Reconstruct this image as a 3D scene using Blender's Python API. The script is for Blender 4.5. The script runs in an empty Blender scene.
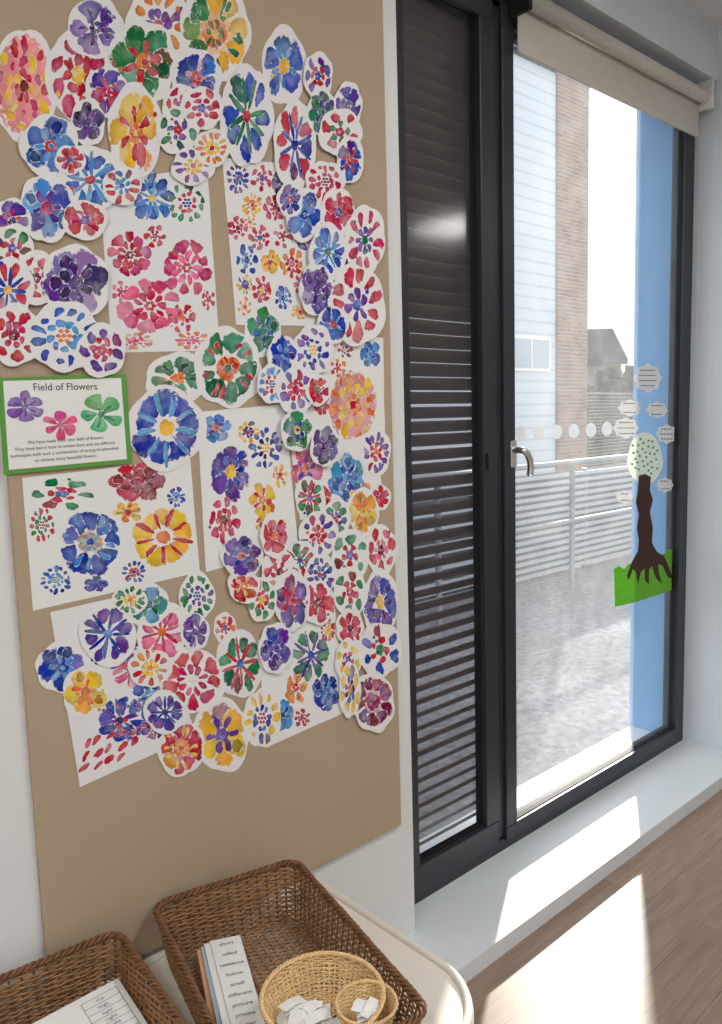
import bpy, math, random
from mathutils import Vector, Matrix
random.seed(11)
S=bpy.context.scene
COL=S.collection
S.view_settings.view_transform='Standard'
# ------------------------------------------------------------ camera
H=1.73; F=790.0
yaw=math.radians(42); pit=math.radians(6.65); rol=math.radians(1.58)
s,c=math.sin(yaw),math.cos(yaw); sp,cp=math.sin(pit),math.cos(pit)
Fw=Vector((s*cp,c*cp,-sp)); R0=Vector((c,-s,0)); U0=R0.cross(Fw)
Rt=R0*math.cos(rol)-U0*math.sin(rol); Up=U0*math.cos(rol)+R0*math.sin(rol)
C0=Vector((0,0,H))
cam=bpy.data.cameras.new("camera"); cam.sensor_width=36; cam.lens=F*36/1024; cam.clip_start=0.02; cam.clip_end=500
co=bpy.data.objects.new("camera",cam); COL.objects.link(co)
co.matrix_world=Matrix((( Rt.x,Up.x,-Fw.x,0),(Rt.y,Up.y,-Fw.y,0),(Rt.z,Up.z,-Fw.z,H),(0,0,0,1)))
S.camera=co
def ray(u,v): return Fw+Rt*((u-361)/F)-Up*((v-512)/F)
def atY(u,v,Y):
    d=ray(u,v); return C0+d*(Y/d.y)
def atZ(u,v,Z):
    d=ray(u,v); return C0+d*((Z-H)/d.z)
# ------------------------------------------------------------ materials
def lin(c):
    return tuple((x/255/12.92 if x/255<=0.04045 else ((x/255+0.055)/1.055)**2.4) for x in c)
def mat(name,rgb,rough=0.6,noise=0.0,nscale=20,metal=0,bump=0,bscale=200,stretch=None,spec=0.5,trans=0):
    m=bpy.data.materials.new(name); m.use_nodes=True; nt=m.node_tree; N=nt.nodes; L=nt.links
    b=N['Principled BSDF']; b.inputs['Roughness'].default_value=rough; b.inputs['Metallic'].default_value=metal
    b.inputs['Specular IOR Level'].default_value=spec
    col=lin(rgb); b.inputs['Base Color'].default_value=(*col,1)
    tc=N.new('ShaderNodeTexCoord'); mp=N.new('ShaderNodeMapping'); L.new(tc.outputs['Object'],mp.inputs[0])
    if stretch: mp.inputs['Scale'].default_value=stretch
    if noise>0:
        n=N.new('ShaderNodeTexNoise'); n.inputs['Scale'].default_value=nscale; n.inputs['Detail'].default_value=5
        L.new(mp.outputs[0],n.inputs['Vector'])
        r=N.new('ShaderNodeMapRange'); r.inputs[1].default_value=.3; r.inputs[2].default_value=.7
        r.inputs[3].default_value=1-noise; r.inputs[4].default_value=1+noise
        L.new(n.outputs['Fac'],r.inputs[0])
        mx=N.new('ShaderNodeVectorMath'); mx.operation='SCALE'; mx.inputs[0].default_value=col
        L.new(r.outputs[0],mx.inputs['Scale']); L.new(mx.outputs[0],b.inputs['Base Color'])
    if bump>0:
        n2=N.new('ShaderNodeTexNoise'); n2.inputs['Scale'].default_value=bscale; L.new(mp.outputs[0],n2.inputs['Vector'])
        bp=N.new('ShaderNodeBump'); bp.inputs['Strength'].default_value=bump; bp.inputs['Distance'].default_value=.002
        L.new(n2.outputs['Fac'],bp.inputs['Height']); L.new(bp.outputs[0],b.inputs['Normal'])
    if trans:
        t=N.new('ShaderNodeBsdfTranslucent'); t.inputs[0].default_value=(*col,1); x=N.new('ShaderNodeMixShader'); x.inputs[0].default_value=trans
        L.new(b.outputs[0],x.inputs[1]); L.new(t.outputs[0],x.inputs[2]); L.new(x.outputs[0],N['Material Output'].inputs[0])
    return m
def glassmat(name,tint,gl,haze=0.0,rough=0.02):
    m=bpy.data.materials.new(name); m.use_nodes=True; nt=m.node_tree; nt.nodes.clear(); N=nt.nodes; L=nt.links
    o=N.new('ShaderNodeOutputMaterial'); t=N.new('ShaderNodeBsdfTransparent'); g=N.new('ShaderNodeBsdfGlossy')
    t.inputs[0].default_value=(*tint,1); g.inputs['Roughness'].default_value=rough
    lw=N.new('ShaderNodeLayerWeight'); lw.inputs['Blend'].default_value=.5
    pw=N.new('ShaderNodeMath'); pw.operation='POWER'; pw.inputs[1].default_value=5; L.new(lw.outputs['Facing'],pw.inputs[0])
    ad=N.new('ShaderNodeMath'); ad.operation='MULTIPLY_ADD'; ad.inputs[1].default_value=.9; ad.inputs[2].default_value=.04; L.new(pw.outputs[0],ad.inputs[0])
    mu=N.new('ShaderNodeMath'); mu.operation='MULTIPLY'; mu.inputs[1].default_value=gl; mu.use_clamp=True
    L.new(ad.outputs[0],mu.inputs[0]); mx=N.new('ShaderNodeMixShader')
    L.new(mu.outputs[0],mx.inputs[0]); L.new(t.outputs[0],mx.inputs[1]); L.new(g.outputs[0],mx.inputs[2])
    if haze:
        tr=N.new('ShaderNodeBsdfTranslucent'); tr.inputs[0].default_value=(1,.98,.95,1); m2=N.new('ShaderNodeMixShader')  # translucent layer mixed in as sunlit haze and glare over the pane
        ns=N.new('ShaderNodeTexNoise'); ns.inputs['Scale'].default_value=6; ns.inputs['Detail'].default_value=12; ns.inputs['Roughness'].default_value=.75
        tc=N.new('ShaderNodeTexCoord'); L.new(tc.outputs['Object'],ns.inputs['Vector'])
        r=N.new('ShaderNodeMapRange'); r.inputs[1].default_value=.3; r.inputs[2].default_value=.75; r.inputs[3].default_value=haze*.5; r.inputs[4].default_value=haze*1.7
        L.new(ns.outputs['Fac'],r.inputs[0]); L.new(r.outputs[0],m2.inputs[0])
        L.new(mx.outputs[0],m2.inputs[1]); L.new(tr.outputs[0],m2.inputs[2]); L.new(m2.outputs[0],o.inputs[0])
    else: L.new(mx.outputs[0],o.inputs[0])
    return m
M_wall=mat("painted_plaster",(229,231,231),.85,.02,3)
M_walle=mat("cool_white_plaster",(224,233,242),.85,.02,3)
M_board=mat("hessian_board",(186,166,141),.95,.05,350,bump=.5,bscale=900)
M_frame=mat("charcoal_aluminium",(44,47,54),.38,.03,30)
M_gasket=mat("black_rubber",(18,18,20),.7)
M_sill=mat("white_gloss_sill",(228,234,238),.3,.02,5)
M_blind=mat("cream_blind_fabric",(226,222,214),.9,.02,60,bump=.1,trans=.2)
M_white=mat("white_plastic",(232,232,230),.4)
M_stick=mat("white_glass_sticker",(232,234,236),.6,trans=.6)
M_bub=mat("white_bubble_paper",(244,244,244),.9,trans=.45)
M_chrome=mat("chrome",(228,228,230),.22,metal=1)
M_slat=mat("dark_louvre",(114,106,106),.6,.05,20,spec=.2)
M_fdark=mat("dark_fence_metal",(66,70,74),.6,.05,20)
M_blue=mat("blue_panel",(116,178,232),.5,.02,4)
M_unit=mat("cream_laminate",(230,225,214),.45,.02,10)
M_wick=mat("brown_wicker",(154,112,72),.5,.32,45,bump=.3,bscale=300)
M_wickd=mat("dark_brown_wicker",(118,80,50),.45,.30,50,bump=.3,bscale=300)
M_cane=mat("light_cane",(238,204,150),.55,.14,60,bump=.2,bscale=300)
M_paper=mat("white_paper",(240,241,240),.9)
M_ink=mat("black_ink",(38,38,42),.8)
M_inkg=mat("grey_ink",(95,95,100),.8)
M_green=mat("green_card",(96,160,72),.85,.03,30)
M_orange=mat("orange_card",(222,168,128),.85)
M_bluec=mat("pale_blue_card",(172,196,214),.85)
def asphalt():
    cg=(134,134,139)
    m=mat("tarmac",cg,.95,spec=0.0); nt=m.node_tree; N=nt.nodes; L=nt.links; b=N['Principled BSDF']
    tc=N.new('ShaderNodeTexCoord'); n=N.new('ShaderNodeTexNoise'); n.inputs['Scale'].default_value=16; n.inputs['Detail'].default_value=10; n.inputs['Roughness'].default_value=.85
    L.new(tc.outputs['Object'],n.inputs['Vector'])
    n2=N.new('ShaderNodeTexNoise'); n2.inputs['Scale'].default_value=.8; n2.inputs['Detail'].default_value=4; L.new(tc.outputs['Object'],n2.inputs['Vector'])
    r=N.new('ShaderNodeMapRange'); r.inputs[1].default_value=.38; r.inputs[2].default_value=.62; r.inputs[3].default_value=.5; r.inputs[4].default_value=1.45; L.new(n.outputs['Fac'],r.inputs[0])
    r2=N.new('ShaderNodeMapRange'); r2.inputs[1].default_value=.3; r2.inputs[2].default_value=.7; r2.inputs[3].default_value=.8; r2.inputs[4].default_value=1.2; L.new(n2.outputs['Fac'],r2.inputs[0])
    mm=N.new('ShaderNodeMath'); mm.operation='MULTIPLY'; L.new(r.outputs[0],mm.inputs[0]); L.new(r2.outputs[0],mm.inputs[1])
    v=N.new('ShaderNodeVectorMath'); v.operation='SCALE'; v.inputs[0].default_value=lin(cg); L.new(mm.outputs[0],v.inputs['Scale']); L.new(v.outputs[0],b.inputs['Base Color']); return m
M_ground=asphalt()
M_rail=mat("galvanised_rail",(128,134,140),.5,.05,10,metal=.2)
M_fslat=mat("grey_fence_slats",(170,176,184),.7,.05,10)
M_fback=mat("grey_fence_backing",(112,116,120),.9,.05,10)  # even grey for the sheet behind the slats
M_leaf=mat("hedge_leaves",(66,74,58),.95,.5,3,bump=.6,bscale=8,spec=.1)
M_roof=mat("grey_roof",(58,62,76),.95,.15,3,spec=0)
M_render=mat("dull_render",(120,114,112),.9,.05,2)
M_wglass=mat("dull_window_glass",(172,182,192),.3)
M_glass=glassmat("clear_glass",(.97,.98,.98),.5,.075)
M_glass2=glassmat("tinted_glass",(.92,.91,.91),1.0,.055,.11)
M_bark=mat("brown_paint",(68,42,34),.9,.3,90)
M_grass=mat("green_paint",(132,206,72),.9,.22,60,trans=.4)
M_crown=mat("pale_crown_paper",(246,250,242),.9,.02,50,trans=.6)
M_leafp=mat("leaf_paint",(84,164,104),.9,.2,80)
M_lamp=bpy.data.materials.new("lamp_diffuser"); M_lamp.use_nodes=True
_b=M_lamp.node_tree.nodes['Principled BSDF']; _b.inputs['Emission Color'].default_value=(1,.93,.84,1); _b.inputs['Emission Strength'].default_value=3
# paint material from colour attribute
M_paint=bpy.data.materials.new("watercolour_paint"); M_paint.use_nodes=True
nt=M_paint.node_tree; N=nt.nodes; L=nt.links; b=N['Principled BSDF']; b.inputs['Roughness'].default_value=.9; b.inputs['Specular IOR Level'].default_value=.2
at=N.new('ShaderNodeAttribute'); at.attribute_name='Col'
ae=N.new('ShaderNodeAttribute'); ae.attribute_name='Edge'
geo=N.new('ShaderNodeNewGeometry')
n1=N.new('ShaderNodeTexNoise'); n1.inputs['Scale'].default_value=38; n1.inputs['Detail'].default_value=3; L.new(geo.outputs['Position'],n1.inputs['Vector'])
mr=N.new('ShaderNodeMapRange'); mr.inputs[1].default_value=.48; mr.inputs[2].default_value=.76; mr.inputs[3].default_value=0; mr.inputs[4].default_value=.5; L.new(n1.outputs['Fac'],mr.inputs[0])
li=N.new('ShaderNodeMix'); li.data_type='RGBA'; li.inputs['Factor'].default_value=.5; L.new(at.outputs['Color'],li.inputs['A']); li.inputs['B'].default_value=(.84,.83,.84,1)
mx=N.new('ShaderNodeMix'); mx.data_type='RGBA'; L.new(mr.outputs[0],mx.inputs['Factor']); L.new(at.outputs['Color'],mx.inputs['A']); L.new(li.outputs['Result'],mx.inputs['B'])
n2=N.new('ShaderNodeTexNoise'); n2.inputs['Scale'].default_value=95; n2.inputs['Detail'].default_value=2; L.new(geo.outputs['Position'],n2.inputs['Vector'])
ea=N.new('ShaderNodeMath'); ea.operation='MULTIPLY_ADD'; ea.inputs[1].default_value=.95; L.new(n2.outputs['Fac'],ea.inputs[0]); L.new(ae.outputs['Fac'],ea.inputs[2])
er=N.new('ShaderNodeMapRange'); er.inputs[1].default_value=1.38; er.inputs[2].default_value=1.52; L.new(ea.outputs[0],er.inputs[0])
m3=N.new('ShaderNodeMix'); m3.data_type='RGBA'; L.new(er.outputs[0],m3.inputs['Factor']); L.new(mx.outputs['Result'],m3.inputs['A']); m3.inputs['B'].default_value=(*lin((238,238,238)),1)
L.new(m3.outputs['Result'],b.inputs['Base Color'])
def brickmat():
    m=mat("brown_brick",(150,120,100),.9); nt=m.node_tree; N=nt.nodes; L=nt.links; b=N['Principled BSDF']
    tc=N.new('ShaderNodeTexCoord'); sx=N.new('ShaderNodeSeparateXYZ'); cx=N.new('ShaderNodeCombineXYZ')
    L.new(tc.outputs['Object'],sx.inputs[0]); L.new(sx.outputs[0],cx.inputs[0]); L.new(sx.outputs[2],cx.inputs[1])
    bt=N.new('ShaderNodeTexBrick'); bt.inputs['Scale'].default_value=1; bt.inputs['Brick Width'].default_value=.23; bt.inputs['Row Height'].default_value=.075; bt.inputs['Mortar Size'].default_value=.008
    bt.inputs['Color1'].default_value=(*lin((150,122,106)),1); bt.inputs['Color2'].default_value=(*lin((122,97,85)),1); bt.inputs['Mortar'].default_value=(*lin((158,146,136)),1)
    L.new(cx.outputs[0],bt.inputs['Vector']); L.new(bt.outputs['Color'],b.inputs['Base Color']); return m
M_brick=brickmat()
def cladmat():
    m=mat("white_cladding",(215,222,230),.6); nt=m.node_tree; N=nt.nodes; L=nt.links; b=N['Principled BSDF']
    tc=N.new('ShaderNodeTexCoord'); sx=N.new('ShaderNodeSeparateXYZ'); L.new(tc.outputs['Object'],sx.inputs[0])
    mm=N.new('ShaderNodeMath'); mm.operation='PINGPONG'; mm.inputs[1].default_value=.11; L.new(sx.outputs[2],mm.inputs[0])
    r=N.new('ShaderNodeMapRange'); r.inputs[1].default_value=0; r.inputs[2].default_value=.03; L.new(mm.outputs[0],r.inputs[0])
    x=N.new('ShaderNodeMix'); x.data_type='RGBA'; x.inputs['A'].default_value=(*lin((176,182,190)),1); x.inputs['B'].default_value=(*lin((202,208,215)),1)
    L.new(r.outputs[0],x.inputs['Factor']); L.new(x.outputs['Result'],b.inputs['Base Color']); return m
M_clad=cladmat()
def floormat():
    m=mat("wood_laminate",(170,150,130),.42); nt=m.node_tree; N=nt.nodes; L=nt.links; b=N['Principled BSDF']
    tc=N.new('ShaderNodeTexCoord')
    bt=N.new('ShaderNodeTexBrick'); bt.inputs['Scale'].default_value=1; bt.inputs['Brick Width'].default_value=1.25; bt.inputs['Row Height'].default_value=.185; bt.inputs['Mortar Size'].default_value=.0012
    bt.inputs['Color1'].default_value=(*lin((162,141,122)),1); bt.inputs['Color2'].default_value=(*lin((149,128,110)),1); bt.inputs['Mortar'].default_value=(*lin((116,96,80)),1)
    L.new(tc.outputs['Object'],bt.inputs['Vector'])
    mp=N.new('ShaderNodeMapping'); mp.inputs['Scale'].default_value=(1.5,22,1); L.new(tc.outputs['Object'],mp.inputs[0])
    n=N.new('ShaderNodeTexNoise'); n.inputs['Scale'].default_value=3; n.inputs['Detail'].default_value=6; n.inputs['Distortion'].default_value=.6; L.new(mp.outputs[0],n.inputs['Vector'])
    r=N.new('ShaderNodeMapRange'); r.inputs[1].default_value=.3; r.inputs[2].default_value=.7; r.inputs[3].default_value=.78; r.inputs[4].default_value=1.14; L.new(n.outputs['Fac'],r.inputs[0])
    v=N.new('ShaderNodeVectorMath'); v.operation='SCALE'; L.new(bt.outputs['Color'],v.inputs[0]); L.new(r.outputs[0],v.inputs['Scale']); L.new(v.outputs[0],b.inputs['Base Color'])
    return m
M_floor=floormat()
# ------------------------------------------------------------ mesh helpers
def newobj(name,verts,faces,mats,parent=None,smooth=False,midx=None,loc=None):
    me=bpy.data.meshes.new(name); me.from_pydata([tuple(v) for v in verts],[],faces); me.update()
    for m in (mats if isinstance(mats,(list,tuple)) else [mats]): me.materials.append(m)
    if midx: me.polygons.foreach_set('material_index',midx)
    if smooth: me.polygons.foreach_set('use_smooth',[True]*len(me.polygons))
    o=bpy.data.objects.new(name,me); COL.objects.link(o)
    if loc is not None: o.location=loc
    if parent is not None: o.parent=parent
    return o
def empty(name,loc,rotz=0):
    o=bpy.data.objects.new(name,None); o.empty_display_size=.05; COL.objects.link(o); o.location=loc; o.rotation_euler[2]=rotz; return o
def thing(o,label,cat,group=None):
    o["label"]=label; o["category"]=cat
    if group: o["group"]=group
    return o
def struct(o,label=None,cat=None):
    o["kind"]="structure"
    if label: o["label"]=label
    if cat: o["category"]=cat
    return o
def boxdata(x0,x1,y0,y1,z0,z1):
    v=[(x0,y0,z0),(x1,y0,z0),(x1,y1,z0),(x0,y1,z0),(x0,y0,z1),(x1,y0,z1),(x1,y1,z1),(x0,y1,z1)]
    f=[(0,3,2,1),(4,5,6,7),(0,1,5,4),(1,2,6,5),(2,3,7,6),(3,0,4,7)]
    return v,f
def boxes(name,lst,m,parent=None,bevel=0,origin=None,smooth=False):
    V=[];Fc=[]
    if origin is None:
        origin=((min(b[0] for b in lst)+max(b[1] for b in lst))/2,(min(b[2] for b in lst)+max(b[3] for b in lst))/2,min(b[4] for b in lst))
    if parent is not None: origin=(0,0,0)
    for bb in lst:
        v,f=boxdata(*bb); k=len(V); V+=[(a-origin[0],b_-origin[1],c_-origin[2]) for a,b_,c_ in v]; Fc+=[tuple(i+k for i in q) for q in f]
    o=newobj(name,V,Fc,m,parent,loc=origin)
    if bevel:
        md=o.modifiers.new('b','BEVEL'); md.width=bevel; md.segments=2; md.limit_method='ANGLE'
    return o
def tube(V,Fc,pts,r,sides=6,closed=False,ref=Vector((0,0,1)),r2=None):
    n=len(pts); k=len(V)
    for i,p in enumerate(pts):
        if closed: t=pts[(i+1)%n]-pts[i-1]
        else: t=pts[min(i+1,n-1)]-pts[max(i-1,0)]
        t.normalize(); a=t.cross(ref)
        if a.length<1e-4: a=t.cross(Vector((1,0,0)))
        a.normalize(); b_=a.cross(t)
        for j in range(sides):
            an=2*math.pi*j/sides; V.append(p+a*(r*math.cos(an))+b_*((r2 or r)*math.sin(an)))
    m=n if closed else n-1
    for i in range(m):
        i2=(i+1)%n
        for j in range(sides):
            j2=(j+1)%sides; Fc.append((k+i*sides+j,k+i2*sides+j,k+i2*sides+j2,k+i*sides+j2))
    if not closed:
        Fc.append(tuple(k+j for j in range(sides))[::-1]); Fc.append(tuple(k+(n-1)*sides+j for j in range(sides)))
def text(name,body,size,matrix,m,parent,align='CENTER',extr=0.0,space=1.0):
    cu=bpy.data.curves.new(name,'FONT'); cu.body=body; cu.size=size; cu.align_x=align; cu.align_y='CENTER'; cu.space_line=space; cu.resolution_u=3
    t=bpy.data.objects.new("tmp",cu); COL.objects.link(t)
    bpy.context.view_layer.update()
    me=bpy.data.meshes.new_from_object(t.evaluated_get(bpy.context.evaluated_depsgraph_get()))
    bpy.data.objects.remove(t)
    me.materials.clear(); me.materials.append(m)
    me.transform(matrix)
    o=bpy.data.objects.new(name,me); COL.objects.link(o)
    if parent is not None:
        o.parent=parent; o.matrix_parent_inverse=parent.matrix_basis.inverted()
    return o
# ------------------------------------------------------------ room shell
WY=1.70; XL,XR=-2.6,3.79; XE=7.4; YB=-3.6; ZC=3.45
struct(boxes("floor",[(XL,XE,YB,2.1,-.08,0)],M_floor,origin=(0,0,0)))
struct(boxes("ceiling",[(XL,XE,YB,2.1,ZC,ZC+.1)],M_wall))
struct(boxes("wall_north",[(XL,1.718,WY,2.08,0,ZC)],M_wall))
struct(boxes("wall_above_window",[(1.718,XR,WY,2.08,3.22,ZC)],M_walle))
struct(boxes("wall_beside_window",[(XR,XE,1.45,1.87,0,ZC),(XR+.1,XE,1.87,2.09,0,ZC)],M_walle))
struct(boxes("wall_east",[(XE,XE+.1,YB,2.08,0,ZC)],M_wall))
struct(boxes("wall_west",[(XL-.1,XL,YB,2.08,0,ZC)],M_wall))
struct(boxes("wall_rear",[(XL,XE,YB-.1,YB,0,ZC)],M_wall))
struct(boxes("trim_1",[(1.40,1.7179,1.48,1.6995,0,.06),(1.7179,XR,1.48,2.08,0,.06)],M_sill),"white window sill board","sill")
struct(boxes("trim_2",[(XR-.012,XR+.1,1.87,2.09,-.05,3.3)],M_blue),"blue outer window reveal panel","trim")
# ------------------------------------------------------------ window
W=empty("window_1",(2.75,1.82,.06)); struct(W,"tall charcoal framed window with two lights","window")
def wbox(name,lst,m,bevel=0):
    lst=[(a-2.75,b_-2.75,c_-1.82,d-1.82,e-.06,f-.06) for a,b_,c_,d,e,f in lst]
    return boxes(name,lst,m,parent=W,bevel=bevel)
x0,x1=1.72,3.79; zb,zt=.058,3.222
wbox("frame",[(x0,x1,1.80,1.87,zb,zb+.06),(x0,x1,1.80,1.87,zt-.10,zt),(x0,x0+.05,1.80,1.87,zb+.05,zt-.08),(x1-.05,x1,1.80,1.87,zb+.05,zt-.08),(2.265,2.325,1.80,1.87,zb+.05,zt-.08)],M_frame)
def ring(xa,xb,za,zc_,w,y0_,y1_,wb=None):
    wb=wb or w
    return [(xa,xb,y0_,y1_,za,za+wb),(xa,xb,y0_,y1_,zc_-w,zc_),(xa,xa+w,y0_,y1_,za+wb,zc_-w),(xb-w,xb,y0_,y1_,za+wb,zc_-w)]
wbox("sash",ring(1.765,2.27,.108,3.13,.072,1.785,1.840,.095),M_frame,.004)
wbox("sash",ring(2.318,3.745,.10,3.13,.066,1.785,1.855,.055),M_frame,.004)
wbox("gasket",ring(1.834,2.201,.200,3.062,.006,1.806,1.835),M_gasket)
wbox("gasket",ring(2.379,3.684,.150,3.07,.008,1.80,1.845),M_gasket)
wbox("pane",[(1.835,2.20,1.820,1.826,.20,3.06)],M_glass2)
wbox("pane",[(2.382,3.682,1.820,1.826,.152,3.068)],M_glass)
V=[];Fc=[]
hz=1.575
hp=[Vector(p) for p in [(2.362,1.785,hz+.03),(2.362,1.750,hz+.03),(2.365,1.735,hz+.028),(2.376,1.728,hz+.018),(2.390,1.726,hz-.008),(2.395,1.726,hz-.035),(2.393,1.729,hz-.065)]]
hp=[p-Vector((2.75,1.82,.06)) for p in hp]
sm=[]
for i in range(len(hp)-1):
    for k in range(4): sm.append(hp[i].lerp(hp[i+1],k/4))
sm.append(hp[-1])
tube(V,Fc,sm,.0125,12,ref=Vector((1,0,0)))
hd=newobj("handle",V,Fc,M_chrome,W,True); hd["label"]="chrome lever handle"
hb=wbox("handle_plate",[(2.346,2.380,1.775,1.786,hz-.035,hz+.065)],M_chrome,.004); 
hb2=wbox("catch",[(2.212,2.228,1.772,1.786,1.54,1.60)],M_frame,.003)
# louvre
V=[];Fc=[]
LX0,LX1=1.74,2.46; LY=1.945
nsl=62
for i in range(nsl):
    z=.10+i*.050+random.uniform(-.0015,.0015); tl=math.radians(46+random.uniform(-3,3)); hw=.030; th=.005
    k=len(V)
    prof=[]
    for j in range(10):
        a=2*math.pi*j/10; pu=hw*math.cos(a); pv=th*math.sin(a)
        prof.append((pu*math.cos(tl)+pv*math.sin(tl),-pu*math.sin(tl)+pv*math.cos(tl)))
    for xx in (LX0,LX1):
        for (py,pz) in prof: V.append((xx-2.0,py,z+pz-.05))
    for j in range(10):
        j2=(j+1)%10; Fc.append((k+j,k+j2,k+10+j2,k+10+j))
LS=empty("louvre_screen",(2.0,LY,.05)); thing(LS,"dark metal louvre screen fixed outside the narrow window","louvre")
newobj("slat_bank",V,Fc,M_slat,LS,True)
boxes("side_rail",[(LX0-2.0-.02,LX0-2.0,-.03,.03,.011,3.14)],M_slat,LS); boxes("side_rail",[(LX1-2.0,LX1-2.0+.02,-.03,.03,.011,3.14)],M_slat,LS)
# ------------------------------------------------------------ roller blind
RB=empty("roller_blind",(3.05,1.73,3.13)); thing(RB,"cream roller blind rolled almost fully up above window","blind")
V=[];Fc=[]; tube(V,Fc,[Vector((-.68,0,.012)),Vector((.68,0,.012))],.028,20,ref=Vector((0,0,1))); newobj("roller",V,Fc,M_blind,RB,True)
boxes("fabric",[(-.68,.68,.026,.029,-.135,.015)],M_blind,RB)
boxes("bottom_bar",[(-.682,.682,.021,.034,-.155,-.133)],M_blind,RB,.004)
boxes("bracket",[(-.70,-.68,-.035,.06,-.04,.088)],M_gasket,RB,.003); boxes("bracket",[(.68,.70,-.035,.06,-.04,.088)],M_white,RB,.003)
V=[];Fc=[]
for yy in (-.03,.03):
    zz=0
    while zz>-1.50:
        tube(V,Fc,[Vector((.712,yy,zz)),Vector((.712,yy,zz-.005))],.0022,5,ref=Vector((1,0,0))); zz-=.011
    tube(V,Fc,[Vector((.712,yy,0)),Vector((.712,yy,-1.5))],.0008,4,ref=Vector((1,0,0)))
tube(V,Fc,[Vector((.712,-.03,-1.5)),Vector((.712,-.02,-1.525)),Vector((.712,0,-1.535)),Vector((.712,.02,-1.525)),Vector((.712,.03,-1.5))],.002,5,ref=Vector((1,0,0)))
newobj("bead_chain",V,Fc,M_white,RB)
# ------------------------------------------------------------ pin board
BY=1.684
PB=thing(boxes("pin_board",[(.548,1.652,BY,WY-.0005,.46,3.05)],M_board,bevel=.003),"large tan hessian pin board fixed on white wall","pin board")
# ------------------------------------------------------------ art
PAL=dict(R=(194,12,38),M=(196,20,82),P=(86,44,150),B=(12,48,166),L=(60,142,216),G=(16,114,62),Y=(244,190,38),O=(234,112,26),K=(236,88,140),D=(48,24,90),N=(120,10,40),W=(240,240,240),T=(214,176,110))
CN=dict(R='red',M='magenta',P='purple',B='blue',L='light blue',G='green',Y='yellow',O='orange',K='pink',D='dark purple',N='crimson',W='white',T='tan')
PW=(238,238,238)
PT=.00015
def cj(col,j): return tuple(max(0,min(255,x+random.uniform(-j,j))) for x in col)
def mixc(a,b_,t): return tuple(x+(y-x)*t for x,y in zip(a,b_))
class Art:
    def __init__(s,edge=1.0): s.V=[];s.F=[];s.C=[];s.E=[];s.ed=edge
    def poly(s,pts,lay,col,j=16,wash=True):
        k=len(s.V); n=len(pts); cx=sum(p[0] for p in pts)/n; cy=sum(p[1] for p in pts)/n
        c0=cj(col,j)
        if not wash:
            for p in pts: s.V.append((p[0],p[1],lay)); s.C.append(lin(c0)); s.E.append(0)
            s.F.append(tuple(range(k,k+n))); return
        lay+=random.uniform(0,.000003)
        t0=random.random()*6.28; wet=random.uniform(.0,.5)
        lite=mixc(c0,PW,wet); s.V.append((cx,cy,lay)); s.C.append(lin(lite)); s.E.append(0)
        for i,p in enumerate(pts):
            g=.5+.5*math.cos(2*math.pi*i/n-t0)
            q=mixc(c0,PW,.7*wet*g) if g>.4 else tuple(x*.88 for x in c0)
            s.V.append((p[0],p[1],lay)); s.C.append(lin(q)); s.E.append(s.ed)
        for i in range(n): s.F.append((k,k+1+i,k+1+(i+1)%n))
    def build(s,name,base,ctr):
        P0=atY(ctr[0],ctr[1],base)
        vv=[]
        for (u,v,l) in s.V:
            p=atY(u,v,base); vv.append(Vector((p.x-P0.x,-l,p.z-P0.z)))
        me=bpy.data.meshes.new(name); me.from_pydata(vv,[],s.F); me.update(); me.materials.append(M_paint)
        ca=me.color_attributes.new('Col','FLOAT_COLOR','POINT')
        for i,cc_ in enumerate(s.C): ca.data[i].color=(*cc_,1)
        ea=me.attributes.new('Edge','FLOAT','POINT')
        for i,e_ in enumerate(s.E): ea.data[i].value=e_
        o=bpy.data.objects.new(name,me); COL.objects.link(o); o.location=(P0.x,base,P0.z); return o
    def paper(s,out,col=(238,238,238)):
        s.poly(out,PT,col,2,False)
        n=len(out); k=len(s.V)
        for p in out: s.V.append((p[0],p[1],PT)); s.C.append(lin((228,226,224))); s.E.append(0)
        for p in out: s.V.append((p[0],p[1],-.00005)); s.C.append(lin((228,226,224))); s.E.append(0)
        for i in range(n):
            i2=(i+1)%n; s.F.append((k+i,k+i2,k+n+i2,k+n+i))
def petal(A,cx,cy,rx,ry,a,r0,r1,w,lay,col,fat=.62,loose=1.0):
    a+=random.uniform(-.12,.12)*loose; r1*=random.uniform(.84,1.05); w*=random.uniform(.7,1.3)*1.06; r0*=random.uniform(.8,1.25)
    if r1<r0+.12: r1=r0+.12
    sk=random.uniform(-.4,.4)*loose; bend=random.uniform(-.22,.22)
    ca,sa=math.cos(a),math.sin(a); pts=[]
    n=18; h1=random.uniform(0,6.28); h2=random.uniform(0,6.28)
    for i in range(n):
        t=2*math.pi*i/n
        l=(r0+r1)/2+(r1-r0)/2*math.cos(t)
        ww=w*math.sin(t)*(1+fat*math.cos(t))*.95+sk*w*math.cos(t)+bend*w*math.cos(2*t)
        f=1+.13*math.sin(2*t+h1)+.10*math.sin(3*t+h2)+random.uniform(-.03,.03)
        ww*=f; l*=1+random.uniform(-.015,.015)
        pts.append((cx+rx*(l*ca-ww*sa),cy+ry*(l*sa+ww*ca)))
    A.poly(pts,lay,col)
def blob(A,cx,cy,rx,ry,lay,col,n=14,j=.12):
    a0=random.random()*6; h1=random.random()*6; h2=random.random()*6; rx*=1.08; ry*=1.08
    A.poly([(cx+rx*math.cos(a0+2*math.pi*i/n)*(1+j*math.sin(2*6.283*i/n+h1)+random.uniform(-j,j)*.3),cy+ry*math.sin(a0+2*math.pi*i/n)*(1+j*math.sin(3*6.283*i/n+h2)+random.uniform(-j,j)*.3)) for i in range(n)],lay,col)
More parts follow.
